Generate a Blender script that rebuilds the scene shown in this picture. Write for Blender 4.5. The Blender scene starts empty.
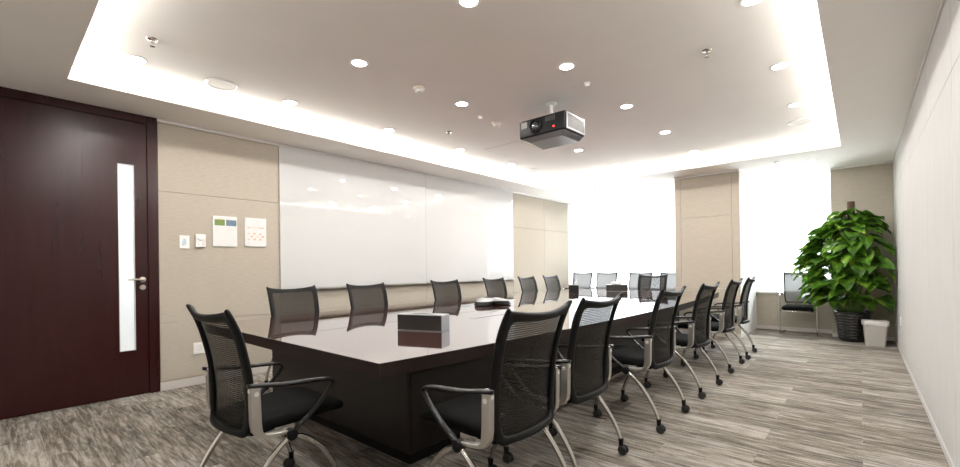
import bpy, bmesh, math, random
from mathutils import Vector, Matrix
R = math.radians
PI = math.pi
random.seed(7)
sc = bpy.context.scene
COL = sc.collection

# ------------------------------------------------------------------ room figures (metres)
XL, XR = -5.286, 0.384          # side walls
YN, YW = -1.30, 9.45            # near wall, window wall
H, HU = 2.735, 2.900            # soffit underside, raised ceiling
CL, CR, CN, CF = -4.695, -0.178, 0.43, 7.427   # opening of the raised ceiling
YCOL, XC0, XC1 = 8.03, -2.456, -1.46           # column
YP, XP0 = 9.05, -0.352                         # pilaster by the plant
YLE = 9.25                                     # end of the panelled side wall
SILL = 0.69
WB0, WB1, WBZ = 2.342, 7.027, 0.966            # whiteboard
TX, TY0, TY1, TZ, TT = -2.95, 1.22, 7.75, 0.75, 0.072

# ------------------------------------------------------------------ materials
def new_mat(name):
    m = bpy.data.materials.new(name); m.use_nodes = True
    nt = m.node_tree; b = nt.nodes['Principled BSDF']
    return m, nt, b

def simple(name, col, rough=0.5, metal=0.0, coat=0.0, spec=None, var=0.06, vscale=30.0, bump=0.0):
    """Principled material with a faint procedural mottling of the base colour."""
    m, nt, b = new_mat(name)
    b.inputs['Roughness'].default_value = rough
    b.inputs['Metallic'].default_value = metal
    b.inputs['Coat Weight'].default_value = coat
    if spec is not None: b.inputs['Specular IOR Level'].default_value = spec
    tc = nt.nodes.new('ShaderNodeTexCoord')
    n = nt.nodes.new('ShaderNodeTexNoise'); n.inputs['Scale'].default_value = vscale
    n.inputs['Detail'].default_value = 2
    nt.links.new(tc.outputs['Object'], n.inputs['Vector'])
    r = nt.nodes.new('ShaderNodeValToRGB')
    e = r.color_ramp.elements
    e[0].position, e[1].position = 0.3, 0.7
    e[0].color = tuple(c * (1 - var) for c in col) + (1,)
    e[1].color = tuple(min(1, c * (1 + var)) for c in col) + (1,)
    nt.links.new(n.outputs['Fac'], r.inputs['Fac'])
    nt.links.new(r.outputs['Color'], b.inputs['Base Color'])
    if bump:
        bp = nt.nodes.new('ShaderNodeBump'); bp.inputs['Strength'].default_value = bump
        bp.inputs['Distance'].default_value = 0.002
        nt.links.new(n.outputs['Fac'], bp.inputs['Height'])
        nt.links.new(bp.outputs['Normal'], b.inputs['Normal'])
    return m

def fabric(name, col, stretch, var=0.09, rough=0.85, bump=0.15):
    """Wall cloth: fine threads drawn out along one direction."""
    m, nt, b = new_mat(name)
    b.inputs['Roughness'].default_value = rough
    b.inputs['Specular IOR Level'].default_value = 0.12
    tc = nt.nodes.new('ShaderNodeTexCoord')
    mp = nt.nodes.new('ShaderNodeMapping'); mp.inputs['Scale'].default_value = stretch
    nt.links.new(tc.outputs['Object'], mp.inputs['Vector'])
    n = nt.nodes.new('ShaderNodeTexNoise'); n.inputs['Scale'].default_value = 1.0
    n.inputs['Detail'].default_value = 4; n.inputs['Roughness'].default_value = 0.65
    nt.links.new(mp.outputs['Vector'], n.inputs['Vector'])
    r = nt.nodes.new('ShaderNodeValToRGB'); e = r.color_ramp.elements
    e[0].position, e[1].position = 0.3, 0.7
    e[0].color = tuple(c * (1 - var) for c in col) + (1,)
    e[1].color = tuple(min(1, c * (1 + var)) for c in col) + (1,)
    nt.links.new(n.outputs['Fac'], r.inputs['Fac'])
    nt.links.new(r.outputs['Color'], b.inputs['Base Color'])
    bp = nt.nodes.new('ShaderNodeBump'); bp.inputs['Strength'].default_value = bump
    bp.inputs['Distance'].default_value = 0.001
    nt.links.new(n.outputs['Fac'], bp.inputs['Height'])
    nt.links.new(bp.outputs['Normal'], b.inputs['Normal'])
    return m

def emit(name, col, s):
    m = bpy.data.materials.new(name); m.use_nodes = True
    nt = m.node_tree; nt.nodes.clear()
    o = nt.nodes.new('ShaderNodeOutputMaterial'); e = nt.nodes.new('ShaderNodeEmission')
    e.inputs['Color'].default_value = col + (1,); e.inputs['Strength'].default_value = s
    nt.links.new(e.outputs[0], o.inputs[0]); return m

def carpet():
    m, nt, b = new_mat('striated_carpet_planks')
    b.inputs['Roughness'].default_value = 0.95; b.inputs['Specular IOR Level'].default_value = 0.1
    L = nt.links.new
    tc = nt.nodes.new('ShaderNodeTexCoord')
    def mapped(sx, sy):
        mp = nt.nodes.new('ShaderNodeMapping'); mp.inputs['Scale'].default_value = (sx, sy, 1)
        L(tc.outputs['Object'], mp.inputs['Vector']); return mp
    # planks one metre by a quarter, staggered
    br = nt.nodes.new('ShaderNodeTexBrick')
    br.inputs['Scale'].default_value = 1.0
    br.inputs['Brick Width'].default_value = 1.0; br.inputs['Row Height'].default_value = 0.25
    br.inputs['Mortar Size'].default_value = 0.0015
    br.inputs['Color1'].default_value = (0, 0, 0, 1); br.inputs['Color2'].default_value = (1, 1, 1, 1)
    br.inputs['Mortar'].default_value = (.5, .5, .5, 1)
    L(tc.outputs['Object'], br.inputs['Vector'])
    # streaks along x, shifted from plank to plank
    def streak(sx, sy, detail, w):
        mp = mapped(sx, sy)
        add = nt.nodes.new('ShaderNodeVectorMath'); add.operation = 'MULTIPLY_ADD'
        L(br.outputs['Color'], add.inputs[0]); add.inputs[1].default_value = (7.3, 11.1, 3.7)
        L(mp.outputs['Vector'], add.inputs[2])
        n = nt.nodes.new('ShaderNodeTexNoise'); n.inputs['Scale'].default_value = 1
        n.inputs['Detail'].default_value = detail; n.inputs['Roughness'].default_value = 0.6
        n.inputs['Distortion'].default_value = w
        L(add.outputs[0], n.inputs['Vector']); return n
    a = streak(5.0, 52, 6, 0.7)
    c = streak(2.2, 16, 4, 0.8)
    g = streak(110, 170, 2, 0)
    t = streak(1.6, 9, 3, 0.4)
    def madd(x, k, y):
        n = nt.nodes.new('ShaderNodeMath'); n.operation = 'MULTIPLY_ADD'; L(x, n.inputs[0]); n.inputs[1].default_value = k
        if isinstance(y, float): n.inputs[2].default_value = y
        else: L(y, n.inputs[2])
        return n.outputs[0]
    # streaks + broader patches + pile grain + a tone for each plank, centred on 0.5
    mix2 = madd(br.outputs['Color'], 0.26, madd(g.outputs['Fac'], 0.55, madd(c.outputs['Fac'], 1.25, madd(a.outputs['Fac'], 1.55, -1.305))))
    ramp = nt.nodes.new('ShaderNodeValToRGB'); e = ramp.color_ramp.elements
    e[0].position = 0.06; e[0].color = (0.0816, 0.0705, 0.0593, 1)
    e[1].position = 0.98; e[1].color = (0.5032, 0.4628, 0.4128, 1)
    k = ramp.color_ramp.elements.new(0.34); k.color = (0.17, 0.1463, 0.1187, 1)
    k = ramp.color_ramp.elements.new(0.55); k.color = (0.2788, 0.2487, 0.2129, 1)
    k = ramp.color_ramp.elements.new(0.74); k.color = (0.374, 0.3418, 0.3006, 1)
    L(mix2, ramp.inputs['Fac'])
    # some threads lean to cool grey
    tr = nt.nodes.new('ShaderNodeMapRange'); tr.inputs['From Min'].default_value = 0.5; tr.inputs['From Max'].default_value = 0.68
    tr.inputs['To Max'].default_value = 0.7
    L(t.outputs['Fac'], tr.inputs['Value'])
    cm = nt.nodes.new('ShaderNodeMix'); cm.data_type = 'RGBA'; cm.blend_type = 'MULTIPLY'
    L(tr.outputs['Result'], cm.inputs['Factor']); L(ramp.outputs['Color'], cm.inputs[6]); cm.inputs[7].default_value = (0.86, 0.93, 1.0, 1)
    L(cm.outputs[2], b.inputs['Base Color'])
    bp = nt.nodes.new('ShaderNodeBump'); bp.inputs['Strength'].default_value = 0.4; bp.inputs['Distance'].default_value = 0.004
    L(mix2, bp.inputs['Height']); L(bp.outputs['Normal'], b.inputs['Normal'])
    return m

def wood(name, c0, c1, rough, ior, stretch, coat=0.0, coat_ior=1.5):
    m, nt, b = new_mat(name); L = nt.links.new
    b.inputs['Roughness'].default_value = rough; b.inputs['IOR'].default_value = ior
    b.inputs['Coat Weight'].default_value = coat; b.inputs['Coat IOR'].default_value = coat_ior; b.inputs['Coat Roughness'].default_value = 0.02
    tc = nt.nodes.new('ShaderNodeTexCoord'); mp = nt.nodes.new('ShaderNodeMapping'); mp.inputs['Scale'].default_value = stretch
    L(tc.outputs['Object'], mp.inputs['Vector'])
    n = nt.nodes.new('ShaderNodeTexNoise'); n.inputs['Scale'].default_value = 1; n.inputs['Detail'].default_value = 5
    n.inputs['Distortion'].default_value = 0.6
    L(mp.outputs['Vector'], n.inputs['Vector'])
    r = nt.nodes.new('ShaderNodeValToRGB'); e = r.color_ramp.elements
    e[0].position, e[1].position = 0.3, 0.72
    e[0].color = c0 + (1,); e[1].color = c1 + (1,)
    L(n.outputs['Fac'], r.inputs['Fac']); L(r.outputs['Color'], b.inputs['Base Color'])
    return m

def net(name, col, lo, hi, period):
    """Woven chair net: opaque threads, open gaps between them."""
    m, nt, b = new_mat(name); L = nt.links.new
    b.inputs['Roughness'].default_value = 0.7; b.inputs['Specular IOR Level'].default_value = 0.2; b.inputs['Base Color'].default_value = col + (1,)
    tc = nt.nodes.new('ShaderNodeTexCoord')
    w = nt.nodes.new('ShaderNodeTexWave'); w.bands_direction = 'Z'
    w.inputs['Scale'].default_value = 0.314 / period; w.inputs['Distortion'].default_value = 1.2
    w.inputs['Detail'].default_value = 2; w.inputs['Detail Scale'].default_value = 0.6
    L(tc.outputs['Object'], w.inputs['Vector'])
    w2 = nt.nodes.new('ShaderNodeTexWave'); w2.bands_direction = 'X'
    w2.inputs['Scale'].default_value = 0.314 / (period * 0.6)
    L(tc.outputs['Object'], w2.inputs['Vector'])
    mx = nt.nodes.new('ShaderNodeMath'); mx.operation = 'MULTIPLY_ADD'
    L(w2.outputs['Fac'], mx.inputs[0]); mx.inputs[1].default_value = 0.25
    L(w.outputs['Fac'], mx.inputs[2])
    mr = nt.nodes.new('ShaderNodeMapRange'); mr.inputs['From Max'].default_value = 1.25
    mr.inputs['To Min'].default_value = lo; mr.inputs['To Max'].default_value = hi
    L(mx.outputs[0], mr.inputs['Value']); L(mr.outputs['Result'], b.inputs['Alpha'])
    return m

def pane_glass(name, tint=(1, 1, 1)):
    m = bpy.data.materials.new(name); m.use_nodes = True
    nt = m.node_tree; nt.nodes.clear(); L = nt.links.new
    o = nt.nodes.new('ShaderNodeOutputMaterial'); mx = nt.nodes.new('ShaderNodeMixShader')
    t = nt.nodes.new('ShaderNodeBsdfTransparent'); t.inputs['Color'].default_value = tint + (1,)
    g = nt.nodes.new('ShaderNodeBsdfGlossy'); g.inputs['Roughness'].default_value = 0.02
    f = nt.nodes.new('ShaderNodeFresnel'); f.inputs['IOR'].default_value = 1.3
    L(f.outputs[0], mx.inputs[0]); L(t.outputs[0], mx.inputs[1]); L(g.outputs[0], mx.inputs[2]); L(mx.outputs[0], o.inputs[0])
    return m

def leaf_material():
    m, nt, b = new_mat('glossy_variegated_leaf'); L = nt.links.new
    tc = nt.nodes.new('ShaderNodeTexCoord')
    n = nt.nodes.new('ShaderNodeTexNoise'); n.inputs['Scale'].default_value = 7; n.inputs['Detail'].default_value = 3
    L(tc.outputs['Object'], n.inputs['Vector'])
    r = nt.nodes.new('ShaderNodeValToRGB'); e = r.color_ramp.elements
    e[0].position = 0.35; e[0].color = (0.03, 0.09, 0.008, 1)
    e[1].position = 0.75; e[1].color = (0.36, 0.50, 0.06, 1)
    k = r.color_ramp.elements.new(0.55); k.color = (0.10, 0.24, 0.02, 1)
    L(n.outputs['Fac'], r.inputs['Fac']); L(r.outputs['Color'], b.inputs['Base Color'])
    b.inputs['Roughness'].default_value = 0.3
    tr = nt.nodes.new('ShaderNodeBsdfTranslucent'); L(r.outputs['Color'], tr.inputs['Color'])
    mx = nt.nodes.new('ShaderNodeMixShader'); mx.inputs[0].default_value = 0.25
    L(b.outputs[0], mx.inputs[1]); L(tr.outputs[0], mx.inputs[2])
    L(mx.outputs[0], nt.nodes['Material Output'].inputs[0])
    return m

M = dict(
    carpet=carpet(),
    ceil=simple('warm_white_ceiling_paint', (0.90, 0.88, 0.835), 0.9, var=0.01, vscale=3),
    soffit=simple('warm_white_soffit_paint', (0.90, 0.88, 0.835), 0.9, var=0.01, vscale=3),
    white_wall=simple('white_wall_paint', (0.86, 0.85, 0.83), 0.8, var=0.01, vscale=4),
    beige=fabric('beige_wall_cloth', (0.465, 0.417, 0.345), (14, 14, 170)),
    beige_front=fabric('beige_wall_cloth_across', (0.465, 0.417, 0.345), (14, 14, 170)),
    cream=fabric('cream_wall_cloth', (0.535, 0.525, 0.508), (90, 26, 2.5), var=0.05),
    gap=simple('panel_joint', (0.46, 0.39, 0.31), 0.9),
    alu=simple('brushed_aluminium_trim', (0.72, 0.71, 0.70), 0.45, metal=0.3, var=0.03),
    base=simple('pale_grey_skirting', (0.62, 0.58, 0.54), 0.5, var=0.03),
    whitepl=simple('white_plastic', (0.85, 0.84, 0.81), 0.35, var=0.015),
    creampl=simple('cream_plastic', (0.80, 0.72, 0.60), 0.4, var=0.02),
    greypl=simple('grey_plastic', (0.30, 0.30, 0.30), 0.4),
    darkpl=simple('dark_slot_plastic', (0.03, 0.03, 0.03), 0.5),
    door=wood('dark_mahogany_door_veneer', (0.026, 0.0042, 0.0042), (0.031, 0.0052, 0.0052), 0.26, 1.45, (18, 18, 1.2)),
    tabletop=wood('polished_mahogany_top', (0.055, 0.018, 0.014), (0.085, 0.026, 0.020), 0.045, 2.0, (26, 1.6, 10), 1.0, 2.05),
    tableedge=wood('dark_mahogany_edge', (0.020, 0.012, 0.010), (0.028, 0.017, 0.014), 0.35, 1.4, (2, 26, 20)),
    tablebase=wood('dark_mahogany_base', (0.008, 0.005, 0.004), (0.014, 0.008, 0.0065), 0.35, 1.45, (16, 16, 1.5)),
    board=simple('white_back_painted_glass', (0.62, 0.62, 0.61), 0.012, coat=0.0, var=0.006, vscale=1.2),
    blackpl=simple('satin_black_plastic', (0.006, 0.006, 0.0057), 0.45, spec=0.18, var=0.1),
    armpl=simple('satin_black_arm', (0.008, 0.008, 0.0077), 0.28, spec=0.3, var=0.05),
    seat=fabric('black_seat_cloth', (0.0035, 0.0035, 0.0035), (220, 220, 220), var=0.35, rough=0.9, bump=0.3),
    chrome=simple('polished_steel', (0.62, 0.59, 0.55), 0.16, metal=1.0, var=0.02),
    satin=simple('satin_aluminium', (0.56, 0.54, 0.51), 0.32, metal=1.0, var=0.02),
    net=net('black_chair_net', (0.022, 0.019, 0.016), 0.76, 1.0, 0.010),
    thin_net=net('open_grey_chair_net', (0.22, 0.22, 0.22), 0.82, 0.97, 0.009),
    tyre=simple('black_caster_rubber', (0.02, 0.02, 0.02), 0.6),
    glass=pane_glass('clear_window_glass'),
    frost=None,
    silver=simple('silver_plastic', (0.55, 0.55, 0.54), 0.3, metal=0.6, var=0.02),
    darksilver=simple('gunmetal_plastic', (0.16, 0.16, 0.165), 0.3, metal=0.5, var=0.02),
    midsilver=simple('pewter_plastic', (0.30, 0.30, 0.30), 0.35, metal=0.5, var=0.02),
    louvre=simple('taupe_grille_plastic', (0.16, 0.145, 0.125), 0.5, var=0.02),
    boxblack=simple('black_leatherette', (0.018, 0.015, 0.013), 0.38, var=0.2, vscale=200, bump=0.2),
    boxend=simple('brushed_silver_end', (0.27, 0.275, 0.28), 0.4, metal=0.5, var=0.03),
    tissue=simple('white_tissue', (0.9, 0.89, 0.87), 0.9, var=0.02),
    pot=simple('glossy_black_glaze', (0.012, 0.012, 0.012), 0.18, coat=0.4),
    soil=simple('dark_potting_soil', (0.03, 0.02, 0.013), 0.95, var=0.4, vscale=60, bump=0.8),
    bark=simple('brown_coir_pole', (0.085, 0.045, 0.03), 0.9, var=0.35, vscale=70, bump=0.8),
    leaf=leaf_material(),
    stem=simple('green_leaf_stalk', (0.09, 0.17, 0.03), 0.5, var=0.15),
    bin=simple('warm_grey_bin_plastic', (0.56, 0.53, 0.49), 0.5, var=0.02),
    bag=simple('milky_bin_liner', (0.74, 0.72, 0.69), 0.35, var=0.04),
    lampglow=emit('lit_lamp_diffuser', (1.0, 0.97, 0.92), 14.0),
    red=emit('red_indicator', (1.0, 0.03, 0.02), 4.0),
    lens=simple('coated_lens_glass', (0.02, 0.02, 0.025), 0.03, coat=1.0),
    ink_green=simple('green_print', (0.17, 0.25, 0.06), 0.5, var=0.5, vscale=140),
    ink_blue=simple('slate_blue_print', (0.12, 0.19, 0.26), 0.5, var=0.4, vscale=120),
    ink_orange=simple('orange_print', (0.85, 0.42, 0.22), 0.5, var=0.1),
    ink_tan=simple('tan_print', (0.70, 0.58, 0.46), 0.5, var=0.1),
    ink_grey=simple('pale_grey_print', (0.62, 0.61, 0.59), 0.5),
    ink_pale_blue=simple('pale_blue_print', (0.50, 0.62, 0.72), 0.5),
    paper=simple('white_paper', (0.74, 0.735, 0.72), 0.55, var=0.01),
    acrylic=simple('clear_acrylic_edge', (0.80, 0.80, 0.78), 0.1, coat=0.5),
    steel=simple('brushed_steel_hardware', (0.66, 0.60, 0.52), 0.28, metal=1.0),
)
def frosted():
    m, nt, b = new_mat('frosted_door_glass')
    b.inputs['Base Color'].default_value = (0.90, 0.95, 1.0, 1)
    b.inputs['Roughness'].default_value = 0.35
    b.inputs['Transmission Weight'].default_value = 1.0
    b.inputs['IOR'].default_value = 1.2
    return m
M['frost'] = frosted()

# ------------------------------------------------------------------ mesh helpers
def link(name, me, parent=None):
    o = bpy.data.objects.new(name, me); COL.objects.link(o)
    if parent is not None: o.parent = parent
    return o

class MB:
    """Collects shapes into one mesh."""
    def __init__(self): self.bm = bmesh.new(); self.slot = 0
    def _tag(self, faces):
        for f in faces: f.material_index = self.slot
    def box(self, x0, x1, y0, y1, z0, z1, bev=0.0, seg=2, mat=None):
        r = bmesh.ops.create_cube(self.bm, size=1)
        vs = r['verts']
        for v in vs:
            v.co = Vector(((x0 + x1) / 2 + v.co.x * (x1 - x0), (y0 + y1) / 2 + v.co.y * (y1 - y0), (z0 + z1) / 2 + v.co.z * (z1 - z0)))
        fs = set(f for v in vs for f in v.link_faces)
        if bev:
            es = list(set(e for v in vs for e in v.link_edges))
            rb = bmesh.ops.bevel(self.bm, geom=es, offset=bev, segments=seg, profile=0.6, affect='EDGES')
            fs = set(f for f in rb['faces']) | set(f for f in fs if f.is_valid)
            vs = list(set(v for f in fs for v in f.verts))
        self._tag([f for f in fs if f.is_valid])
        if mat is not None:
            for v in vs: v.co = mat @ v.co
        return vs
    def lathe(self, prof, n=32, mat=None, cap0=True, cap1=True):
        """prof: (r, z) from bottom to top round the z axis."""
        rings = []
        for r, z in prof:
            rings.append([self.bm.verts.new((r * math.cos(2 * PI * i / n), r * math.sin(2 * PI * i / n), z)) for i in range(n)])
        fs = []
        for a, b in zip(rings, rings[1:]):
            for i in range(n):
                fs.append(self.bm.faces.new((a[i], a[(i + 1) % n], b[(i + 1) % n], b[i])))
        if cap0: fs.append(self.bm.faces.new(list(reversed(rings[0]))))
        if cap1: fs.append(self.bm.faces.new(rings[-1]))
        self._tag(fs)
        if mat is not None:
            for r in rings:
                for v in r: v.co = mat @ v.co
    def tube(self, pts, rad, n=10, flat=None, up=None, closed_ends=True, smooth=4):
        """Sweep a round (or flat = (a, b) elliptical) section along pts; rad may be a list."""
        P = [Vector(p) for p in pts]
        rads = list(rad) if isinstance(rad, (list, tuple)) else [rad] * len(P)
        if smooth:
            Q, S = [], []
            for i in range(len(P) - 1):
                p0 = P[max(i - 1, 0)]; p1 = P[i]; p2 = P[i + 1]; p3 = P[min(i + 2, len(P) - 1)]
                for k in range(smooth):
                    t = k / smooth
                    Q.append(0.5 * ((2 * p1) + (p2 - p0) * t + (2 * p0 - 5 * p1 + 4 * p2 - p3) * t * t + (-p0 + 3 * p1 - 3 * p2 + p3) * t ** 3))
                    S.append(rads[i] * (1 - t) + rads[i + 1] * t)
            Q.append(P[-1]); S.append(rads[-1]); P, rads = Q, S
        tang = []
        for i in range(len(P)):
            t = (P[min(i + 1, len(P) - 1)] - P[max(i - 1, 0)])
            tang.append(t.normalized())
        if up is None:
            up = Vector((0, 0, 1)) if abs(tang[0].z) < 0.9 else Vector((1, 0, 0))
        nrm = (Vector(up) - tang[0] * Vector(up).dot(tang[0])).normalized()
        rings = []
        for i, p in enumerate(P):
            nrm = (nrm - tang[i] * nrm.dot(tang[i])).normalized()
            bi = tang[i].cross(nrm)
            a, b = (1, 1) if flat is None else flat
            rings.append([self.bm.verts.new(p + nrm * (rads[i] * a * math.cos(2 * PI * k / n)) + bi * (rads[i] * b * math.sin(2 * PI * k / n))) for k in range(n)])
        fs = []
        for a, b in zip(rings, rings[1:]):
            for k in range(n):
                fs.append(self.bm.faces.new((a[k], a[(k + 1) % n], b[(k + 1) % n], b[k])))
        if closed_ends:
            fs.append(self.bm.faces.new(list(reversed(rings[0])))); fs.append(self.bm.faces.new(rings[-1]))
        self._tag(fs)
    def strap(self, pts, wx, th):
        """Rectangular bar swept along a path lying in a plane x = const: wx across x, th in the plane (may be a list)."""
        P = [Vector(p) for p in pts]; T = th if isinstance(th, (list, tuple)) else [th] * len(P)
        rings = []
        for i, p in enumerate(P):
            t = (P[min(i + 1, len(P) - 1)] - P[max(i - 1, 0)]).normalized()
            n = Vector((0, -t.z, t.y))
            h = T[i] / 2
            rings.append([self.bm.verts.new(p + Vector((sx * wx / 2, 0, 0)) + n * (sn * h)) for sx, sn in ((-1, -1), (1, -1), (1, 1), (-1, 1))])
        fs = []
        for a, b in zip(rings, rings[1:]):
            for k in range(4): fs.append(self.bm.faces.new((a[k], a[(k + 1) % 4], b[(k + 1) % 4], b[k])))
        fs.append(self.bm.faces.new(list(reversed(rings[0])))); fs.append(self.bm.faces.new(rings[-1]))
        self._tag(fs)
    def prism(self, outline, z0, z1, bev=0.0):
        lo = [self.bm.verts.new((x, y, z0)) for x, y in outline]
        hi = [self.bm.verts.new((x, y, z1)) for x, y in outline]
        n = len(outline); fs = []
        for i in range(n): fs.append(self.bm.faces.new((lo[i], lo[(i + 1) % n], hi[(i + 1) % n], hi[i])))
        fs.append(self.bm.faces.new(list(reversed(lo)))); fs.append(self.bm.faces.new(hi))
        if bev:
            es = [e for f in fs[-2:] for e in f.edges]
            rb = bmesh.ops.bevel(self.bm, geom=es, offset=bev, segments=2, profile=0.6, affect='EDGES')
            fs = [f for f in fs if f.is_valid] + rb['faces']
        self._tag(fs)
    def build(self, name, mats, parent=None, smooth=False, sub=0, bevel=0.0):
        bmesh.ops.recalc_face_normals(self.bm, faces=self.bm.faces)
        me = bpy.data.meshes.new(name); self.bm.to_mesh(me); self.bm.free()
        for m in (mats if isinstance(mats, (list, tuple)) else [mats]): me.materials.append(m)
        if smooth:
            for p in me.polygons: p.use_smooth = True
        o = link(name, me, parent)
        if smooth == 'auto':
            me.set_sharp_from_angle(angle=R(38))
        if bevel:
            b = o.modifiers.new('Bevel', 'BEVEL'); b.width = bevel; b.segments = 2; b.limit_method = 'ANGLE'
        if sub:
            s = o.modifiers.new('Subdivision', 'SUBSURF'); s.levels = s.render_levels = sub
        return o

def empty(name, loc=(0, 0, 0), rz=0.0):
    o = bpy.data.objects.new(name, None); COL.objects.link(o)
    o.location = loc; o.rotation_euler = (0, 0, rz); o.empty_display_size = 0.1
    return o
def tag(o, label=None, cat=None, group=None, kind=None):
    if label: o['label'] = label
    if cat: o['category'] = cat
    if group: o['group'] = group
    if kind: o['kind'] = kind
    return o
def copy_tree(o, parent=None):
    c = o.copy(); COL.objects.link(c)
    if parent is not None: c.parent = parent
    for ch in [x for x in ALLKIDS(o)]: copy_tree(ch, c)
    return c
def ALLKIDS(o): return list(o.children)
def struct(o): o['kind'] = 'structure'; return o
def T(x, y, z): return Matrix.Translation((x, y, z))
def RX(a): return Matrix.Rotation(a, 4, 'X')
def RY(a): return Matrix.Rotation(a, 4, 'Y')
def RZ(a): return Matrix.Rotation(a, 4, 'Z')

# ------------------------------------------------------------------ the setting
m = MB(); m.box(XL - 0.2, XR + 0.2, YN - 0.2, YW + 0.3, -0.1, 0); struct(m.build('floor', M['carpet']))
m = MB(); m.box(XL - 0.2, XR + 0.2, YN - 0.2, YW + 0.2, HU, HU + 0.1); struct(m.build('ceiling', M['ceil']))
# lowered border round the raised ceiling: four slabs in one ring
m = MB()
zt = H + 0.07
m.box(XL - 0.1, CL, YN - 0.1, YW + 0.1, H, zt); m.box(CR, XR + 0.1, YN - 0.1, YW + 0.1, H, zt)
m.box(CL, CR, YN - 0.1, CN, H, zt); m.box(CL, CR, CF, YW + 0.1, H, zt)
k = 0.17  # upstands set back from the opening, added to bounce the strip light
m.box(CL - k - 0.02, CL - k, CN - k, CF + k, zt, HU); m.box(CR + k, CR + k + 0.02, CN - k, CF + k, zt, HU)
m.box(CL - k, CR + k, CN - k - 0.02, CN - k, zt, HU); m.box(CL - k, CR + k, CF + k, CF + k + 0.02, zt, HU)
struct(m.build('ceiling_soffit_slab', M['soffit']))

G = 0.003
def panels(m, axis, at, depth, u_edges, z_edges, front):
    """Cloth panels with open joints; axis 'x': wall in a plane x = at, u runs along y."""
    for u0, u1 in zip(u_edges, u_edges[1:]):
        for z0, z1 in zip(z_edges, z_edges[1:]):
            a0, a1 = u0 + G / 2, u1 - G / 2
            b0, b1 = z0 + G / 2, z1 - G / 2
            if axis == 'x': m.box(min(at, at + depth), max(at, at + depth), a0, a1, b0, b1, bev=0.002, seg=1)
            else: m.box(a0, a1, min(at, at + depth), max(at, at + depth), b0, b1, bev=0.002, seg=1)

# side wall with the door and the whiteboard
m = MB(); m.slot = 1
m.box(XL - 0.2, XL - 0.02, 1.13, YLE, 0, H)
m.box(XL - 0.2, XL - 0.02, YN - 0.2, -0.3, 0, H)
m.slot = 0
panels(m, 'x', XL, -0.02, [1.135, 2.336], [0.09, 0.68, 2.01, H - 0.032], 1)
panels(m, 'x', XL, -0.02, [2.336, 4.69, 7.03], [0.09, 0.68, 2.01, H - 0.032], 1)
panels(m, 'x', XL, -0.02, [7.03, 8.2, YLE], [0.09, 0.68, 2.01, H - 0.032], 1)
panels(m, 'x', XL, -0.02, [YN, -0.3], [0.09, 0.68, 2.01, H - 0.032], 1)
struct(m.build('wall_left', [M['beige'], M['gap']]))
m = MB(); m.box(XL - 0.02, XL + 0.012, 1.135, WB0, H - 0.03, H); m.box(XL - 0.02, XL + 0.012, WB1, YLE, H - 0.03, H)
struct(m.build('trim_1', M['whitepl']))
m = MB(); m.box(XL - 0.02, XL + 0.006, 1.135, YLE, 0, 0.085, bev=0.002); struct(m.build('baseboard_left', M['base']))

# opposite side wall
m = MB(); m.slot = 1; m.box(XR + 0.02, XR + 0.2, YN - 0.2, YW + 0.2, 0, H)
m.slot = 0
panels(m, 'x', XR, 0.02, [-1.3, -0.1, 1.1, 2.3, 3.49, 4.69, 5.89, 7.09, 8.29, YW], [0.06, 2.24, H - 0.02], 1)
struct(m.build('wall_right', [M['cream'], M['gap']]))
m = MB(); m.box(XR - 0.010, XR + 0.02, YN, YP, H - 0.02, H); struct(m.build('trim_2', M['whitepl']))
m = MB(); m.box(XR - 0.004, XR + 0.02, YN, YP, 0, 0.045, bev=0.002); struct(m.build('baseboard_right', M['cream']))

# wall behind the camera
m = MB(); m.box(XL - 0.2, XR + 0.2, YN - 0.2, YN, 0, H); struct(m.build('wall_near', M['white_wall']))

# window wall: low panelled wall under the sills
m = MB(); m.slot = 1
m.box(XL - 0.2, XP0 + 0.1, YW + 0.02, YW + 0.2, 0, SILL - 0.03)
m.slot = 0
panels(m, 'y', YW, 0.02, [XL, -4.34, -3.4, XC0 + 0.02], [0.06, SILL - 0.03], -1)
panels(m, 'y', YW, 0.02, [XC1, -1.16, -0.3], [0.06, SILL - 0.03], -1)
m.slot = 1; m.box(XL - 0.2, XL - 0.005, YLE, YW + 0.2, 0, H)
m.box(XP0 - 0.0, XR, YW, YW + 0.2, 0, H)
struct(m.build('wall_far', [M['beige_front'], M['white_wall']]))
m = MB(); m.box(XC1, XP0, YW - 0.008, YW + 0.02, 0, 0.06, bev=0.002); m.box(XL, XC0, YW - 0.008, YW + 0.02, 0, 0.06, bev=0.002)
struct(m.build('baseboard_far', M['base']))
for i, (a, b) in enumerate(((XL, XC0), (XC1, XP0))):
    w = MB(); w.box(a, b, YW + 0.06, YW + 0.10, SILL, SILL + 0.015); w.box(a, b, YW + 0.06, YW + 0.10, H - 0.002, H + 0.05)
    w.box(a - 0.05, a + 0.002, YW + 0.06, YW + 0.10, SILL, H); w.box(b - 0.002, b + 0.05, YW + 0.06, YW + 0.10, SILL, H)
    wo = struct(w.build('window_%d' % (i + 1), M['white_wall']))
    g = MB(); g.box(a + 0.002, b - 0.002, YW + 0.075, YW + 0.085, SILL + 0.015, H - 0.002); g.build('pane', M['glass'], wo)
    s = MB(); s.box(a, b, YW - 0.045, YW + 0.2, SILL - 0.03, SILL, bev=0.004); s.build('windowsill', M['white_wall'], wo)

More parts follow.
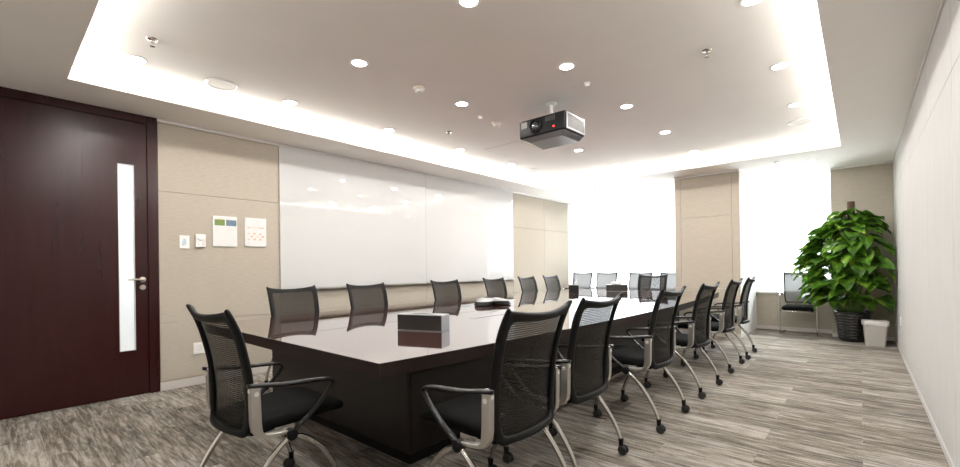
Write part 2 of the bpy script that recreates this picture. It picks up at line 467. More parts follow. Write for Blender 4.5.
# column between the windows
m = MB(); m.slot = 1; m.box(XC0 + 0.02, XC1 - 0.02, YCOL + 0.02, YW + 0.2, 0, H)
m.box(XC1 - 0.02, XC1, YCOL + 0.02, YW + 0.05, 0, H); m.box(XC0, XC0 + 0.02, YCOL + 0.02, YW + 0.05, 0, H)
m.slot = 0
panels(m, 'y', YCOL, 0.02, [XC0, XC0 + 0.10, XC1 - 0.11, XC1], [0.06, 0.80, 2.01, H - 0.032], -1)
struct(m.build('column', [M['beige_front'], M['white_wall']]))
m = MB(); m.box(XC0, XC1, YCOL - 0.012, YCOL + 0.02, H - 0.03, H); m.box(XP0, XR, YP - 0.012, YP + 0.02, H - 0.03, H)
struct(m.build('trim_3', M['whitepl']))
# pilaster in the corner behind the plant
m = MB(); m.slot = 1; m.box(XP0, XR, YP + 0.02, YW + 0.05, 0, H)
m.slot = 0; panels(m, 'y', YP, 0.02, [XP0, XR], [0.06, 0.80, 2.01, H - 0.032], -1)
struct(m.build('wall_pilaster_panel', [M['beige_front'], M['white_wall']]))
m = MB(); m.box(XP0, XR, YP - 0.006, YP + 0.02, 0, 0.06); m.box(XC0, XC1, YCOL - 0.006, YCOL + 0.02, 0, 0.06)
struct(m.build('baseboard_column', M['base']))

# door: frame, leaf with a slot of frosted glass, lever and lock
GY0, GY1, GZ0, GZ1 = 0.822, 0.945, 0.442, 2.235
DY0, DY1 = -0.22, 1.048
m = MB()
m.box(XL - 0.2, XL + 0.012, DY1, 1.132, 0, H); m.box(XL - 0.2, XL + 0.012, -0.31, DY0, 0, H)
m.box(XL - 0.2, XL + 0.012, DY0, DY1, 2.66, H)
m.box(XL - 0.075, XL - 0.052, DY0, DY0 + 0.03, 0, 2.66); m.box(XL - 0.075, XL - 0.052, DY1 - 0.03, DY1, 0, 2.66); m.box(XL - 0.075, XL - 0.052, DY0, DY1, 2.63, 2.66); m.box(XL - 0.075, XL - 0.052, DY0, DY1, 0, 0.012)
door = struct(m.build('door_1', M['door'], bevel=0.003))
m = MB(); x0, x1 = XL - 0.05, XL - 0.004
m.box(x0, x1, DY0 + 0.003, GY0, 0.006, 2.656); m.box(x0, x1, GY1, DY1 - 0.003, 0.006, 2.656)
m.box(x0, x1, GY0, GY1, 0.006, GZ0); m.box(x0, x1, GY0, GY1, GZ1, 2.656)
m.build('door_leaf', M['door'], door)
m = MB(); m.box(XL - 0.032, XL - 0.022, GY0, GY1, GZ0, GZ1); m.build('glass_slot', M['frost'], door)
m = MB()
for a in (GY0, GY1 - 0.005): m.box(XL - 0.05, XL - 0.001, a, a + 0.005, GZ0, GZ1)
for z in (GZ0, GZ1 - 0.005): m.box(XL - 0.05, XL - 0.001, GY0, GY1, z, z + 0.005)
m.build('glazing_bead', M['alu'], door)
m = MB(); K = T(XL - 0.004, 1.003, 1.125) @ RY(PI / 2)
m.lathe([(0.026, 0), (0.026, 0.008), (0.012, 0.010), (0.010, 0.05)], 24, K)
m.tube([(XL + 0.046, 1.003, 1.125), (XL + 0.050, 0.985, 1.125), (XL + 0.05, 0.90, 1.127), (XL + 0.048, 0.885, 1.127)], 0.009, 10)
m.build('door_handle', M['steel'], door, smooth='auto')
m = MB(); K = T(XL - 0.004, 1.003, 1.048) @ RY(PI / 2)
m.lathe([(0.025, 0), (0.025, 0.008), (0.020, 0.012), (0.012, 0.012), (0.012, 0.018)], 24, K)
m.build('lock_cylinder', M['steel'], door, smooth='auto')
# corridor outside the door
cx0, cx1, cy0, cy1 = XL - 2.0, XL - 0.2, YN - 0.4, 2.6
m = MB(); m.box(cx0, cx1, cy0, cy1, -0.1, 0); struct(m.build('floor_corridor', M['base']))
m = MB(); m.box(cx0 - 0.1, cx0, cy0, cy1, 0, 2.75); m.box(cx0 - 0.1, cx1, cy0 - 0.1, cy0, 0, 2.75); m.box(cx0 - 0.1, cx1, cy1, cy1 + 0.1, 0, 2.75)
struct(m.build('wall_corridor', M['white_wall']))
m = MB(); m.box(cx0 - 0.1, cx1, cy0 - 0.1, cy1 + 0.1, 2.75, 2.85); struct(m.build('ceiling_corridor', M['ceil']))
ld = bpy.data.lights.new('corridor_lamp', 'AREA'); ld.shape = 'RECTANGLE'; ld.size = 0.6; ld.size_y = 2.4; ld.energy = 34; ld.color = (0.92, 0.97, 1.0)
lo = bpy.data.objects.new('corridor_lamp', ld); COL.objects.link(lo); lo.location = (XL - 1.0, 0.9, 2.73)

# whiteboard: two sheets of white glass and a pen tray
wb = empty('whiteboard', (XL, (WB0 + WB1) / 2, WBZ))
tag(wb, 'long glossy white glass board filling most of the beige panelled wall', 'whiteboard')
half = (WB1 - WB0) / 2
for s in (-1, 1):
    m = MB(); a, b = sorted((s * 0.001, s * half)); m.box(0.0005, 0.016, a, b, 0.0, H - WBZ - 0.02, bev=0.0015, seg=1)
    m.build('glass_sheet', M['board'], wb)
m = MB(); m.box(0.003, 0.055, -half, half, -0.022, -0.006, bev=0.003); m.box(0.049, 0.055, -half, half, -0.008, 0.002)
m.build('pen_tray', M['satin'], wb)
m = MB(); m.box(0.001, 0.020, -half, half, H - WBZ - 0.02, H - WBZ - 0.001); m.build('top_channel', M['alu'], wb)

# ------------------------------------------------------------------ lamps in the ceiling
def make_downlight(z, power):
    r = empty('downlight', (0, 0, z))
    m = MB(); m.lathe([(0.056, -0.002), (0.062, -0.006), (0.074, -0.004), (0.076, 0.0)], 32, None, False, False)
    m.build('trim_ring', M['whitepl'], r, smooth=True)
    m = MB(); m.lathe([(0.0565, -0.0035), (0.0565, -0.0005)], 32); m.build('diffuser', M['lampglow'], r)
    ld = bpy.data.lights.new('downlight_beam', 'AREA'); ld.energy = power; ld.color = (1.0, 0.975, 0.945)
    ld.shape = 'DISK'; ld.size = 0.10
    lo = bpy.data.objects.new('downlight_beam', ld); COL.objects.link(lo); lo.parent = r; lo.location = (0, 0, -0.008)
    return r
PDL = 5.4
d0 = make_downlight(HU, PDL)
first = True
XS = [-4.33, -3.09, -1.86, -0.505]; YS = [0.80, 2.04, 3.265, 4.52, 5.74, 7.02]
XN = ['row nearest the whiteboard', 'second row from the whiteboard', 'third row from the whiteboard', 'row nearest the bare cream wall']
YNm = ['closest to the door end', 'second from the door end', 'third from the door end', 'third from the window end', 'second from the window end', 'closest to the window end']
for ix, x in enumerate(XS):
    for iy, y in enumerate(YS):
        o = d0 if first else copy_tree(d0); first = False
        o.location = (x, y, HU)
        tag(o, 'round lit raised-ceiling downlight, %s, %s' % (XN[ix], YNm[iy]), 'ceiling light', 'round downlights in the raised ceiling')
d1 = make_downlight(H, 3.0)
for i, (x, y, s) in enumerate(((-4.39, 8.2, 'near the whiteboard wall corner'), (-3.156, 8.2, 'between the whiteboard wall and the beige column'), (-0.531, 8.2, 'above the potted plant and metal-framed chair'))):
    o = d1 if i == 0 else copy_tree(d1)
    o.location = (x, y, H)
    tag(o, 'round lit downlight in the window-side soffit, %s' % s, 'ceiling light', 'round downlights along the window edge')

def cove(name, x, y, lx, ly, ang_axis, ang):
    ld = bpy.data.lights.new(name, 'AREA'); ld.shape = 'RECTANGLE'; ld.size = lx; ld.size_y = ly
    ld.energy = COVE * max(lx, ly); ld.color = (1.0, 0.975, 0.94)
    lo = bpy.data.objects.new(name, ld); COL.objects.link(lo)
    lo.location = (x, y, zt + 0.012)
    lo.rotation_euler = (PI + (ang if ang_axis == 'x' else 0), (ang if ang_axis == 'y' else 0), 0)
COVE = 3.2
cove('led_strip', CL - 0.075, (CN + CF) / 2, 0.02, CF - CN, 'y', R(32))
cove('led_strip', CR + 0.075, (CN + CF) / 2, 0.02, CF - CN, 'y', R(-32))
cove('led_strip', (CL + CR) / 2, CN - 0.075, CR - CL, 0.02, 'x', R(-32))
cove('led_strip', (CL + CR) / 2, CF + 0.075, CR - CL, 0.02, 'x', R(32))

# speakers, detectors, sprinklers
def make_speaker():
    r = empty('ceiling_speaker')
    m = MB(); m.lathe([(0.105, -0.004), (0.112, -0.010), (0.124, -0.008), (0.128, 0)], 40, None, False, False); m.build('rim', M['whitepl'], r, smooth=True)
    m = MB(); m.lathe([(0.107, -0.0045), (0.107, -0.001)], 40)
    m.build('grille', M['ceil'], r); return r
s0 = make_speaker()
for i, (x, y, lb) in enumerate(((-4.36, 1.42, 'in the raised ceiling nearest the door'), (-0.526, 6.45, 'in the raised ceiling towards the plant corner'), (-4.33, 6.34, 'in the raised ceiling at the window end beside the whiteboard'))):
    o = s0 if i == 0 else copy_tree(s0); o.location = (x, y, HU)
    tag(o, 'round white speaker grille %s' % lb, 'ceiling speaker', 'round speakers in the ceiling')
def make_sprinkler():
    r = empty('sprinkler')
    m = MB(); m.lathe([(0.008, -0.012), (0.034, -0.008), (0.038, 0.0)], 24, None, True, False); m.build('flange', M['chrome'], r, smooth=True)
    m = MB(); m.lathe([(0.009, -0.03), (0.009, -0.01)], 12)
    for s in (-1, 1): m.tube([(s * 0.009, 0, -0.026), (s * 0.015, 0, -0.036), (s * 0.004, 0, -0.05)], 0.0025, 6)
    m.build('nozzle', M['chrome'], r, smooth='auto')
    m = MB(); m.lathe([(0.017, -0.054), (0.017, -0.051)], 16); m.build('deflector', M['chrome'], r); return r
k0 = make_sprinkler()
for i, (x, y, z, lb) in enumerate(((-3.87, 0.81, HU, 'in the raised ceiling close to the door'), (-0.90, 3.79, HU, 'in the raised ceiling above the chairs along the cream wall'),
        (-3.85, 3.83, HU, 'in the raised ceiling beside the whiteboard-side downlights'), (-0.943, 7.884, H, 'in the lowered ceiling edge before the window by the plant'), (-3.964, 8.02, H, 'in the lowered ceiling edge before the wide window'))):
    o = k0 if i == 0 else copy_tree(k0); o.location = (x, y, z)
    tag(o, 'small chrome sprinkler head %s' % lb, 'sprinkler', 'ceiling sprinklers')
def make_detector():
    r = empty('smoke_detector')
    m = MB(); m.lathe([(0.048, -0.016), (0.052, -0.012), (0.052, 0)], 28); m.build('base_plate', M['creampl'], r, smooth='auto')
    m = MB(); m.lathe([(0.022, -0.046), (0.034, -0.042), (0.034, -0.034), (0.026, -0.032), (0.026, -0.026), (0.040, -0.024), (0.046, -0.016)], 28); m.build('sensor_cap', M['whitepl'], r, smooth='auto'); return r
e0 = make_detector()
for i, (x, y, lb) in enumerate(((-3.11, 2.70, 'alone between the first downlights of the raised ceiling'), (-3.20, 3.96, 'beside the projector and a small white dome'))):
    o = e0 if i == 0 else copy_tree(e0); o.location = (x, y, HU)
    tag(o, 'round cream smoke detector on the ceiling, %s' % lb, 'smoke detector', 'smoke detectors')
for i, (x, y, lb) in enumerate(((-3.19, 3.67, 'beside the cream smoke detector near the projector'), (-1.89, 3.69, 'past the projector towards the cream wall'))):
    m = MB(); m.lathe([(0.006, -0.034), (0.018, -0.030), (0.024, -0.020), (0.024, -0.008), (0.030, -0.006), (0.030, 0)], 20)
    o = m.build('sensor_dome', M['whitepl'], smooth='auto'); o.location = (x, y, HU)
    tag(o, 'tiny white dome sensor on the ceiling, %s' % lb, 'ceiling sensor', 'tiny ceiling domes')
# flush access hatch
hx, hy = -4.05, 4.75
m = MB(); m.box(hx, hx + 0.6, hy, hy + 0.6, HU - 0.003, HU + 0.001)
m.slot = 1
for a in ((hx - 0.006, hx, hy, hy + 0.6), (hx + 0.6, hx + 0.606, hy, hy + 0.6), (hx, hx + 0.6, hy - 0.006, hy), (hx, hx + 0.6, hy + 0.6, hy + 0.606)):
    m.box(a[0], a[1], a[2], a[3], HU - 0.0015, HU + 0.001)
tag(m.build('ceiling_hatch', [M['ceil'], M['gap']]), 'flush square access hatch in the raised ceiling beside the whiteboard downlights', 'hatch')

# ------------------------------------------------------------------ projector
pr = empty('projector', (-2.405, 3.90, 2.535))
tag(pr, 'black and silver projector hanging from the raised ceiling over the table', 'projector')
W2, D2 = 0.275, 0.20
m = MB(); m.box(-W2, W2, -D2, D2, 0.0, 0.185, bev=0.022, seg=3); m.build('body', M['blackpl'], pr, smooth='auto')
m = MB()
bm = m.bm
lo = [bm.verts.new((x, y, -0.042)) for x, y in ((-W2 * .62, -D2 * .75), (W2 * .72, -D2 * .75), (W2 * .80, D2 * .9), (-W2 * .80, D2 * .9))]
hi = [bm.verts.new((x, y, 0.012)) for x, y in ((-W2 * .985, -D2 * .985), (W2 * .985, -D2 * .985), (W2 * .985, D2 * .985), (-W2 * .985, D2 * .985))]
for i in range(4): bm.faces.new((lo[i], lo[(i + 1) % 4], hi[(i + 1) % 4], hi[i]))
bm.faces.new(lo[::-1]); bm.faces.new(hi)
m.build('underside', M['darksilver'], pr, bevel=0.008)
m = MB(); K = T(-0.070, -D2 + 0.004, 0.100) @ RX(PI / 2)
m.lathe([(0.074, 0), (0.074, 0.018), (0.066, 0.026), (0.056, 0.028), (0.052, 0.012)], 36, K, True, False)
lr = m.build('lens_ring', M['blackpl'], pr, smooth='auto')
m = MB(); m.lathe([(0.053, 0.010), (0.040, 0.020), (0.020, 0.026), (0.004, 0.028)], 36, K); m.build('lens', M['lens'], lr, smooth=True)
m = MB(); m.box(-0.245, -0.17, -D2 - 0.004, -D2 + 0.01, 0.10, 0.165, bev=0.003); m.build('front_badge_panel', M['louvre'], pr)
m = MB()
for i in range(5): m.box(0.05 + i * 0.024, 0.064 + i * 0.024, -D2 - 0.003, -D2 + 0.006, 0.115, 0.165)
m.build('air_slots', M['darkpl'], pr)
m = MB(); m.lathe([(0.009, 0), (0.007, 0.005)], 14, T(0.145, -D2 + 0.001, 0.052) @ RX(PI / 2)); tag(m.build('indicator_lamp', M['red'], pr), 'lit red indicator')
m = MB()
xs = W2
for a in ((-D2 * .9, D2 * .9, 0.158, 0.172), (-D2 * .9, D2 * .9, 0.012, 0.028)): m.box(xs - 0.004, xs + 0.007, a[0], a[1], a[2], a[3], bev=0.002)
for a in (-D2 * .9, D2 * .9 - 0.014): m.box(xs - 0.004, xs + 0.007, a, a + 0.014, 0.028, 0.158, bev=0.002)
sf = m.build('vent_frame', M['midsilver'], pr)
m = MB()
for i in range(12): m.box(xs - 0.003, xs + 0.003, -D2 * .9 + 0.014, D2 * .9 - 0.014, 0.031 + i * 0.0105, 0.037 + i * 0.0105)
m.build('vent_louvres', M['louvre'], sf)
m = MB(); m.lathe([(0.016, 0.195), (0.016, HU - 2.535 - 0.006)], 18); pole = m.build('mount_pole', M['whitepl'], pr, smooth='auto')
m = MB(); m.box(-0.07, 0.07, -0.07, 0.07, 0.178, 0.198, bev=0.004); m.build('mount_bracket', M['blackpl'], pr)
m = MB(); m.lathe([(0.03, HU - 2.535 - 0.02), (0.055, HU - 2.535 - 0.006), (0.055, HU - 2.535)], 24); m.build('ceiling_flange', M['whitepl'], pr, smooth='auto')

# ------------------------------------------------------------------ things on the walls
def wall_thing(name, y, z):  # local frame: x out of the wall, y along it, z up
    return empty(name, (XL, y, z))
sw = wall_thing('wall_switch', 1.355, 1.504)
tag(sw, 'white light switch plate with pale blue mark on the beige wall nearest the door', 'switch')
m = MB(); m.box(0, 0.008, -0.045, 0.045, -0.068, 0.068, bev=0.004); m.build('cover_plate', M['whitepl'], sw)
m = MB()
for a in ((-0.012, 0.012, 0.012, 0.034), (-0.020, 0.004, -0.012, 0.010), (-0.024, 0.000, -0.036, -0.014), (0.004, 0.016, -0.030, 0.008)): m.box(0.0075, 0.0092, a[0], a[1], a[2], a[3])
m.build('key_print', M['ink_pale_blue'], sw)
th = wall_thing('thermostat', 1.497, 1.522)
tag(th, 'small white thermostat box with a dial beside the light switch', 'thermostat')
m = MB(); m.box(0, 0.030, -0.046, 0.046, -0.068, 0.068, bev=0.005); m.build('housing', M['whitepl'], th)
m = MB(); m.lathe([(0.030, 0), (0.030, 0.005), (0.024, 0.008)], 28, T(0.0295, 0, 0.030) @ RY(PI / 2)); dial = m.build('dial', M['whitepl'], th, smooth='auto')
m = MB(); m.box(0.0372, 0.0385, -0.002, 0.002, 0.030, 0.052); m.build('pointer', M['greypl'], dial)
m = MB(); m.box(0.0295, 0.0305, -0.042, 0.042, -0.012, -0.008)
for s in (-1, 1): m.box(0.0295, 0.034, s * 0.022 - 0.008, s * 0.022 + 0.008, -0.045, -0.028)
m.build('selector_keys', M['ink_grey'], th)

def poster(y, z, w, h, label, prints):
    f = wall_thing('notice_frame', y, z); tag(f, label, 'notice', 'notices on the beige wall')
    m = MB(); m.box(0, 0.014, -w / 2, w / 2, -h / 2, h / 2, bev=0.002, seg=1); m.build('acrylic_block', M['acrylic'], f)
    m = MB(); m.box(0.0138, 0.0150, -w / 2 + 0.006, w / 2 - 0.006, -h / 2 + 0.006, h / 2 - 0.006)
    mats = [M['paper']]
    for (mk, a0, a1, b0, b1) in prints:
        if M[mk] not in mats: mats.append(M[mk])
        m.slot = mats.index(M[mk])
        m.box(0.0145, 0.0154, (a0 - .5) * w, (a1 - .5) * w, (.5 - b1) * h, (.5 - b0) * h)
    m.build('printed_sheet', mats, f)
    for sy in (-1, 1):
        for sz in (-1, 1):
            m = MB(); m.lathe([(0.005, 0), (0.005, 0.004)], 10, T(0.014, sy * (w / 2 - 0.010), sz * (h / 2 - 0.010)) @ RY(PI / 2))
            m.build('fixing_screw', M['alu'], f)
p1 = [('ink_green', .08, .49, .115, .31), ('ink_blue', .54, .97, .115, .31), ('ink_orange', .20, .44, .085, .10), ('ink_tan', .56, .78, .085, .095)]
for i in range(3):
    p1 += [('ink_grey', .08, .26 - .03 * i, .36 + .07 * i, .37 + .07 * i), ('ink_grey', .56, .74 - .04 * i, .36 + .07 * i, .37 + .07 * i)]
p1 += [('ink_orange', .12, .20, .43, .445), ('ink_tan', .72, .82, .425, .44), ('ink_tan', .62, .72, .455, .47)]
poster(1.738, 1.634, 0.245, 0.335, 'white notice with green and blue pictures at its top, on the beige wall', p1)
p2 = [('ink_grey', .36, .64, .10, .115), ('ink_orange', .12, .24, .32, .36), ('ink_tan', .24, .66, .33, .35), ('ink_orange', .66, .74, .32, .36), ('ink_orange', .76, .88, .32, .36), ('ink_grey', .40, .60, .43, .44)]
for r_ in range(4):
    for c_ in (.36, .55): p2.append(('ink_grey', c_, c_ + .12, .165 + .035 * r_, .175 + .035 * r_))
for i, (a, b) in enumerate(((.13, .52), (.38, .52), (.66, .53), (.26, .62), (.53, .62), (.79, .62), (.13, .72), (.40, .72), (.66, .72))):
    p2 += [('ink_tan' if i in (0, 6, 4) else 'ink_orange', a, a + .10, b, b + .055), ('ink_grey', a + .02, a + .08, b + .015, b + .03)]
p2 += [('ink_grey', .12, .17, .87, .92)]
poster(2.06, 1.640, 0.238, 0.330, 'white notice with an orange seating diagram, next to the whiteboard', p2)

def outlet(name, label, loc, rz):
    o = empty(name, loc, rz); tag(o, label, 'power outlet', 'power outlets')
    m = MB(); m.box(0, 0.009, -0.056, 0.056, -0.06, 0.06, bev=0.003); m.build('cover_plate', M['whitepl'], o)
    m = MB()
    for a, b in ((-0.006, 0.020), (0.012, 0.020), (-0.016, -0.012), (0.003, -0.020), (0.018, -0.010)): m.box(0.0085, 0.0096, a - 0.002, a + 0.002, b - 0.007, b + 0.007)
    m.build('socket_holes', M['greypl'], o)
outlet('power_outlet', 'white power outlet low on the beige wall, below the light switch', (XL, 1.478, 0.382), 0)
outlet('power_outlet', 'white power outlet low on the cream wall near the waste bin', (XR, 7.64, 0.44), PI)

# ------------------------------------------------------------------ conference table
tb = empty('conference_table', (TX, (TY0 + TY1) / 2, 0))
tag(tb, 'very long dark mahogany conference table with a mirror-polished top', 'table')
hl = (TY1 - TY0) / 2
def edge(t): return 1.235 + 0.185 * (1 - t * t)
N = 24
out = [(edge(-1 + 2 * i / N), -hl + 2 * hl * i / N) for i in range(N + 1)] + [(-edge(1 - 2 * i / N), hl - 2 * hl * i / N) for i in range(N + 1)]
m = MB(); m.prism(out, TZ - TT, TZ, bev=0.003)
for f in m.bm.faces:
    f.normal_update()
    if abs(f.normal.z) < 0.5: f.material_index = 1
m.build('tabletop', [M['tabletop'], M['tableedge']], tb)
m = MB(); m.box(-0.032, -0.029, -hl + 0.01, hl - 0.01, TZ - 0.001, TZ + 0.0006); m.build('seam', M['darkpl'], tb)
m = MB(); m.box(-0.95, 0.92, -2.84, 2.30, 0.085, TZ - TT - 0.10, bev=0.012); m.build('pedestal', M['tablebase'], tb)
for s in (-1, 1):
    xx = 0.92 if s > 0 else -0.95
    for y in (-2.82, -1.55, -0.25, 1.05, 2.24):
        m = MB(); m.box(xx - 0.004, xx + 0.008, y, y + 0.05, 0.10, TZ - TT - 0.11, bev=0.003)
        m.build('pedestal_rail', M['tablebase'], tb)
m = MB(); m.box(-1.02, 1.00, -2.72, 2.62, TZ - TT - 0.10, TZ - TT, bev=0.006); m.build('apron', M['tablebase'], tb)
m = MB(); m.box(-0.90, 0.87, -2.79, 2.25, 0.0, 0.087); m.build('plinth', M['blackpl'], tb)
def cable_flap(x, y0, y1):
    yc = (TY0 + TY1) / 2
    m = MB(); m.box(x - TX - 0.055, x - TX + 0.004, y0 - yc, y1 - yc, TZ - 0.001, TZ + 0.0012, bev=0.0005, seg=1)
    fl = m.build('cable_flap', M['tabletop'], tb)
    m = MB(); m.box(x - TX + 0.004, x - TX + 0.013, y0 - yc, y1 - yc, TZ - 0.001, TZ + 0.0012); m.build('cable_slot', M['darkpl'], fl)
cable_flap(-2.57, 2.84, 3.55); cable_flap(-3.45, 3.25, 3.75)

# ------------------------------------------------------------------ on the table
def tissue_box(name, x, y, rz, label, sheet):
    t = empty(name, (x, y, TZ + 0.001), rz); tag(t, label, 'tissue box', 'tissue boxes on the table')
    w, d, h = 0.178, 0.063, 0.112
    m = MB(); m.box(-w, w, -d, d, 0.004, h, bev=0.003); m.build('box_body', M['boxblack'], t)
    m = MB(); m.box(w - 0.001, w + 0.004, -d, d, 0.0, h, bev=0.001, seg=1); m.build('end_panel', M['boxend'], t)
    m = MB(); m.box(-w, w, -d, d, 0.0, 0.006); m.build('foot_band', M['boxend'], t)
    m = MB(); m.box(-w, w, -d, d, h - 0.001, h + 0.004, bev=0.001, seg=1); lid = m.build('lid', M['boxend'], t)
    m = MB(); m.lathe([(1, 0), (1, 0.0016)], 32, T(0, 0, h + 0.0035) @ Matrix.Diagonal((0.085, 0.028, 1, 1))); m.build('slot', M['darkpl'], lid)
    if sheet:
        m = MB(); bm = m.bm; n = 28; rings = []
        for j, (rr, z) in enumerate(((0.030, 0.0), (0.040, 0.012), (0.050, 0.026), (0.036, 0.038), (0.012, 0.046))):
            rings.append([bm.verts.new(((rr * 1.9 * (1 + 0.22 * math.sin(5 * a + j))) * math.cos(a), rr * 0.62 * (1 + 0.25 * math.sin(4 * a + 2 * j)) * math.sin(a), h + 0.004 + z + 0.008 * math.sin(3 * a + j))) for a in [2 * PI * i / n for i in range(n)]])
        for a, b in zip(rings, rings[1:]):
            for i in range(n): bm.faces.new((a[i], a[(i + 1) % n], b[(i + 1) % n], b[i]))
        bm.faces.new(rings[-1])
        m.build('tissue', M['tissue'], t, smooth=True)
    return t
tissue_box('tissue_box', -2.395, 2.09, R(20), 'black tissue box with a silver end on the nearer half of the table', False)
tissue_box('tissue_box', -3.22, 7.30, R(24), 'black tissue box with white tissue sticking out, at the far table end', True)

ph = empty('conference_phone', (-3.36, 3.98, TZ + 0.001), R(40))
tag(ph, 'silver and black three-legged conference phone in the middle of the table', 'phone')
def lobes(r0, amp, z, n=54):
    r0 *= 1.28; amp *= 1.28
    return [((r0 + amp * math.cos(3 * a)) * math.cos(a), (r0 + amp * math.cos(3 * a)) * math.sin(a), z) for a in [2 * PI * i / n for i in range(n)]]
def loft(rings, name, mat, parent):
    m = MB(); bm = m.bm
    vs = [[bm.verts.new(p) for p in r] for r in rings]; n = len(vs[0])
    for a, b in zip(vs, vs[1:]):
        for i in range(n): bm.faces.new((a[i], a[(i + 1) % n], b[(i + 1) % n], b[i]))
    bm.faces.new(vs[0][::-1]); bm.faces.new(vs[-1])
    return m.build(name, mat, parent, smooth='auto')
loft([lobes(.135, .050, 0.0), lobes(.150, .060, .008), lobes(.148, .056, .016), lobes(.140, .044, .050)], 'base_shell', M['blackpl'], ph)
loft([lobes(.142, .046, .048), lobes(.140, .044, .054), lobes(.112, .024, .070), lobes(.088, .008, .082), lobes(.070, .0, .085)], 'top_shell', M['midsilver'], ph)
m = MB(); m.lathe([(0.068, 0.084), (0.066, 0.088), (0.045, 0.092), (0.004, 0.094)], 32); m.build('speaker_grille', M['blackpl'], ph, smooth=True)
m = MB(); m.box(-0.035, 0.035, -0.012, 0.012, -0.004, 0.004, bev=0.002, mat=RZ(PI / 3) @ T(0.152, 0, 0.068) @ RY(R(28)) @ RZ(PI / 2)); m.build('keypad', M['greypl'], ph)

cp = empty('control_panel', (-3.78, 6.78, TZ + 0.001), R(-150))
tag(cp, 'small black wedge-shaped desktop panel standing on the table before the wide window', 'control panel')
m = MB(); bm = m.bm
prof = [(-0.07, 0.0), (0.07, 0.0), (0.055, 0.115), (0.035, 0.125), (-0.07, 0.022)]
a = [bm.verts.new((-0.085, y, z)) for y, z in prof]; b = [bm.verts.new((0.085, y, z)) for y, z in prof]
for i in range(5): bm.faces.new((a[i], a[(i + 1) % 5], b[(i + 1) % 5], b[i]))
bm.faces.new(a[::-1]); bm.faces.new(b)
m.build('wedge_body', M['blackpl'], cp, bevel=0.004)
m = MB(); m.box(-0.075, 0.075, -0.058, 0.058, -0.001, 0.002, mat=T(0, -0.018, 0.075) @ RX(R(44.4))); m.build('screen', M['lens'], cp)
m = MB(); m.box(-0.085, 0.085, 0.036, 0.056, 0.1185, 0.1245, mat=None); m.build('top_edge', M['silver'], cp)

# ------------------------------------------------------------------ conference chairs
def lerp_profile(keys, v):
    for (a, *p), (b, *q) in zip(keys, keys[1:]):
        if v <= b:
            t = (v - a) / (b - a); return [x + (y - x) * t for x, y in zip(p, q)]
    return list(keys[-1][1:])
def smooth_profile(keys, v):
    n = len(keys)
    for i in range(n - 1):
        if v <= keys[i + 1][0] or i == n - 2:
            t = (v - keys[i][0]) / (keys[i + 1][0] - keys[i][0]); r = []
            for c in range(1, len(keys[0])):
                p0, p1, p2, p3 = keys[max(i - 1, 0)][c], keys[i][c], keys[i + 1][c], keys[min(i + 2, n - 1)][c]
                r.append(0.5 * (2 * p1 + (p2 - p0) * t + (2 * p0 - 5 * p1 + 4 * p2 - p3) * t * t + (-p0 + 3 * p1 - 3 * p2 + p3) * t ** 3))
            return r
BACK = [(0, .082, .425, .196), (.06, .098, .455, .232), (.18, .106, .53, .248), (.34, .104, .625, .254), (.5, .096, .72, .257), (.68, .074, .83, .261), (.84, .048, .93, .265), (1, .012, 1.032, .268)]
def back_point(u, v, keys=BACK, bow=.045, sag=.030, tip=.030):
    y, z, hw = smooth_profile(keys, v)
    au = abs(u)
    y -= bow * (1 - u * u)
    e = max(0, (v - .86) / .14)
    z -= sag * (1 - u * u) * e
    k = max(0, (au - .86) / .14)
    y -= tip * k * k * e; z += 0.014 * k * k * e
    return Vector((u * hw, y, z))
def back_mesh(keys=BACK, bow=.045, sag=.030, tip=.030, band=.19, top=.095, bot=.075, thick=.026):
    us = [-1, -1 + band / 2, -1 + band] + [(-1 + band) + (2 - 2 * band) * i / 9 for i in range(1, 9)] + [1 - band, 1 - band / 2, 1]
    vs = [0, bot / 2, bot] + [bot + (1 - top - bot) * i / 10 for i in range(1, 10)] + [1 - top, 1 - top / 2, 1]
    f = MB(); bm = f.bm
    g = [[bm.verts.new(back_point(u, v, keys, bow, sag, tip)) for u in us] for v in vs]
    nu, nv = len(us), len(vs); fr = []
    for j in range(nv - 1):
        for i in range(nu - 1):
            if i < 2 or i >= nu - 3 or j < 2 or j >= nv - 3: fr.append(bm.faces.new((g[j][i], g[j][i + 1], g[j + 1][i + 1], g[j + 1][i])))
    for v in [v for v in bm.verts if not v.link_faces]: bm.verts.remove(v)
    bmesh.ops.recalc_face_normals(bm, faces=bm.faces)
    bmesh.ops.solidify(bm, geom=list(bm.faces), thickness=thick)
    p = MB(); bm = p.bm
    us2 = [(-1 + band * .7) + (2 - 1.4 * band) * i / 14 for i in range(15)]
    vs2 = [bot * .7 + (1 - .7 * (top + bot)) * i / 18 for i in range(19)]
    g = [[bm.verts.new(back_point(u, v, keys, bow, sag, tip) + Vector((0, thick * .5 - .004, 0)) * 0) for u in us2] for v in vs2]
    for j in range(18):
        for i in range(14): bm.faces.new((g[j][i], g[j][i + 1], g[j + 1][i + 1], g[j + 1][i]))
    return f, p

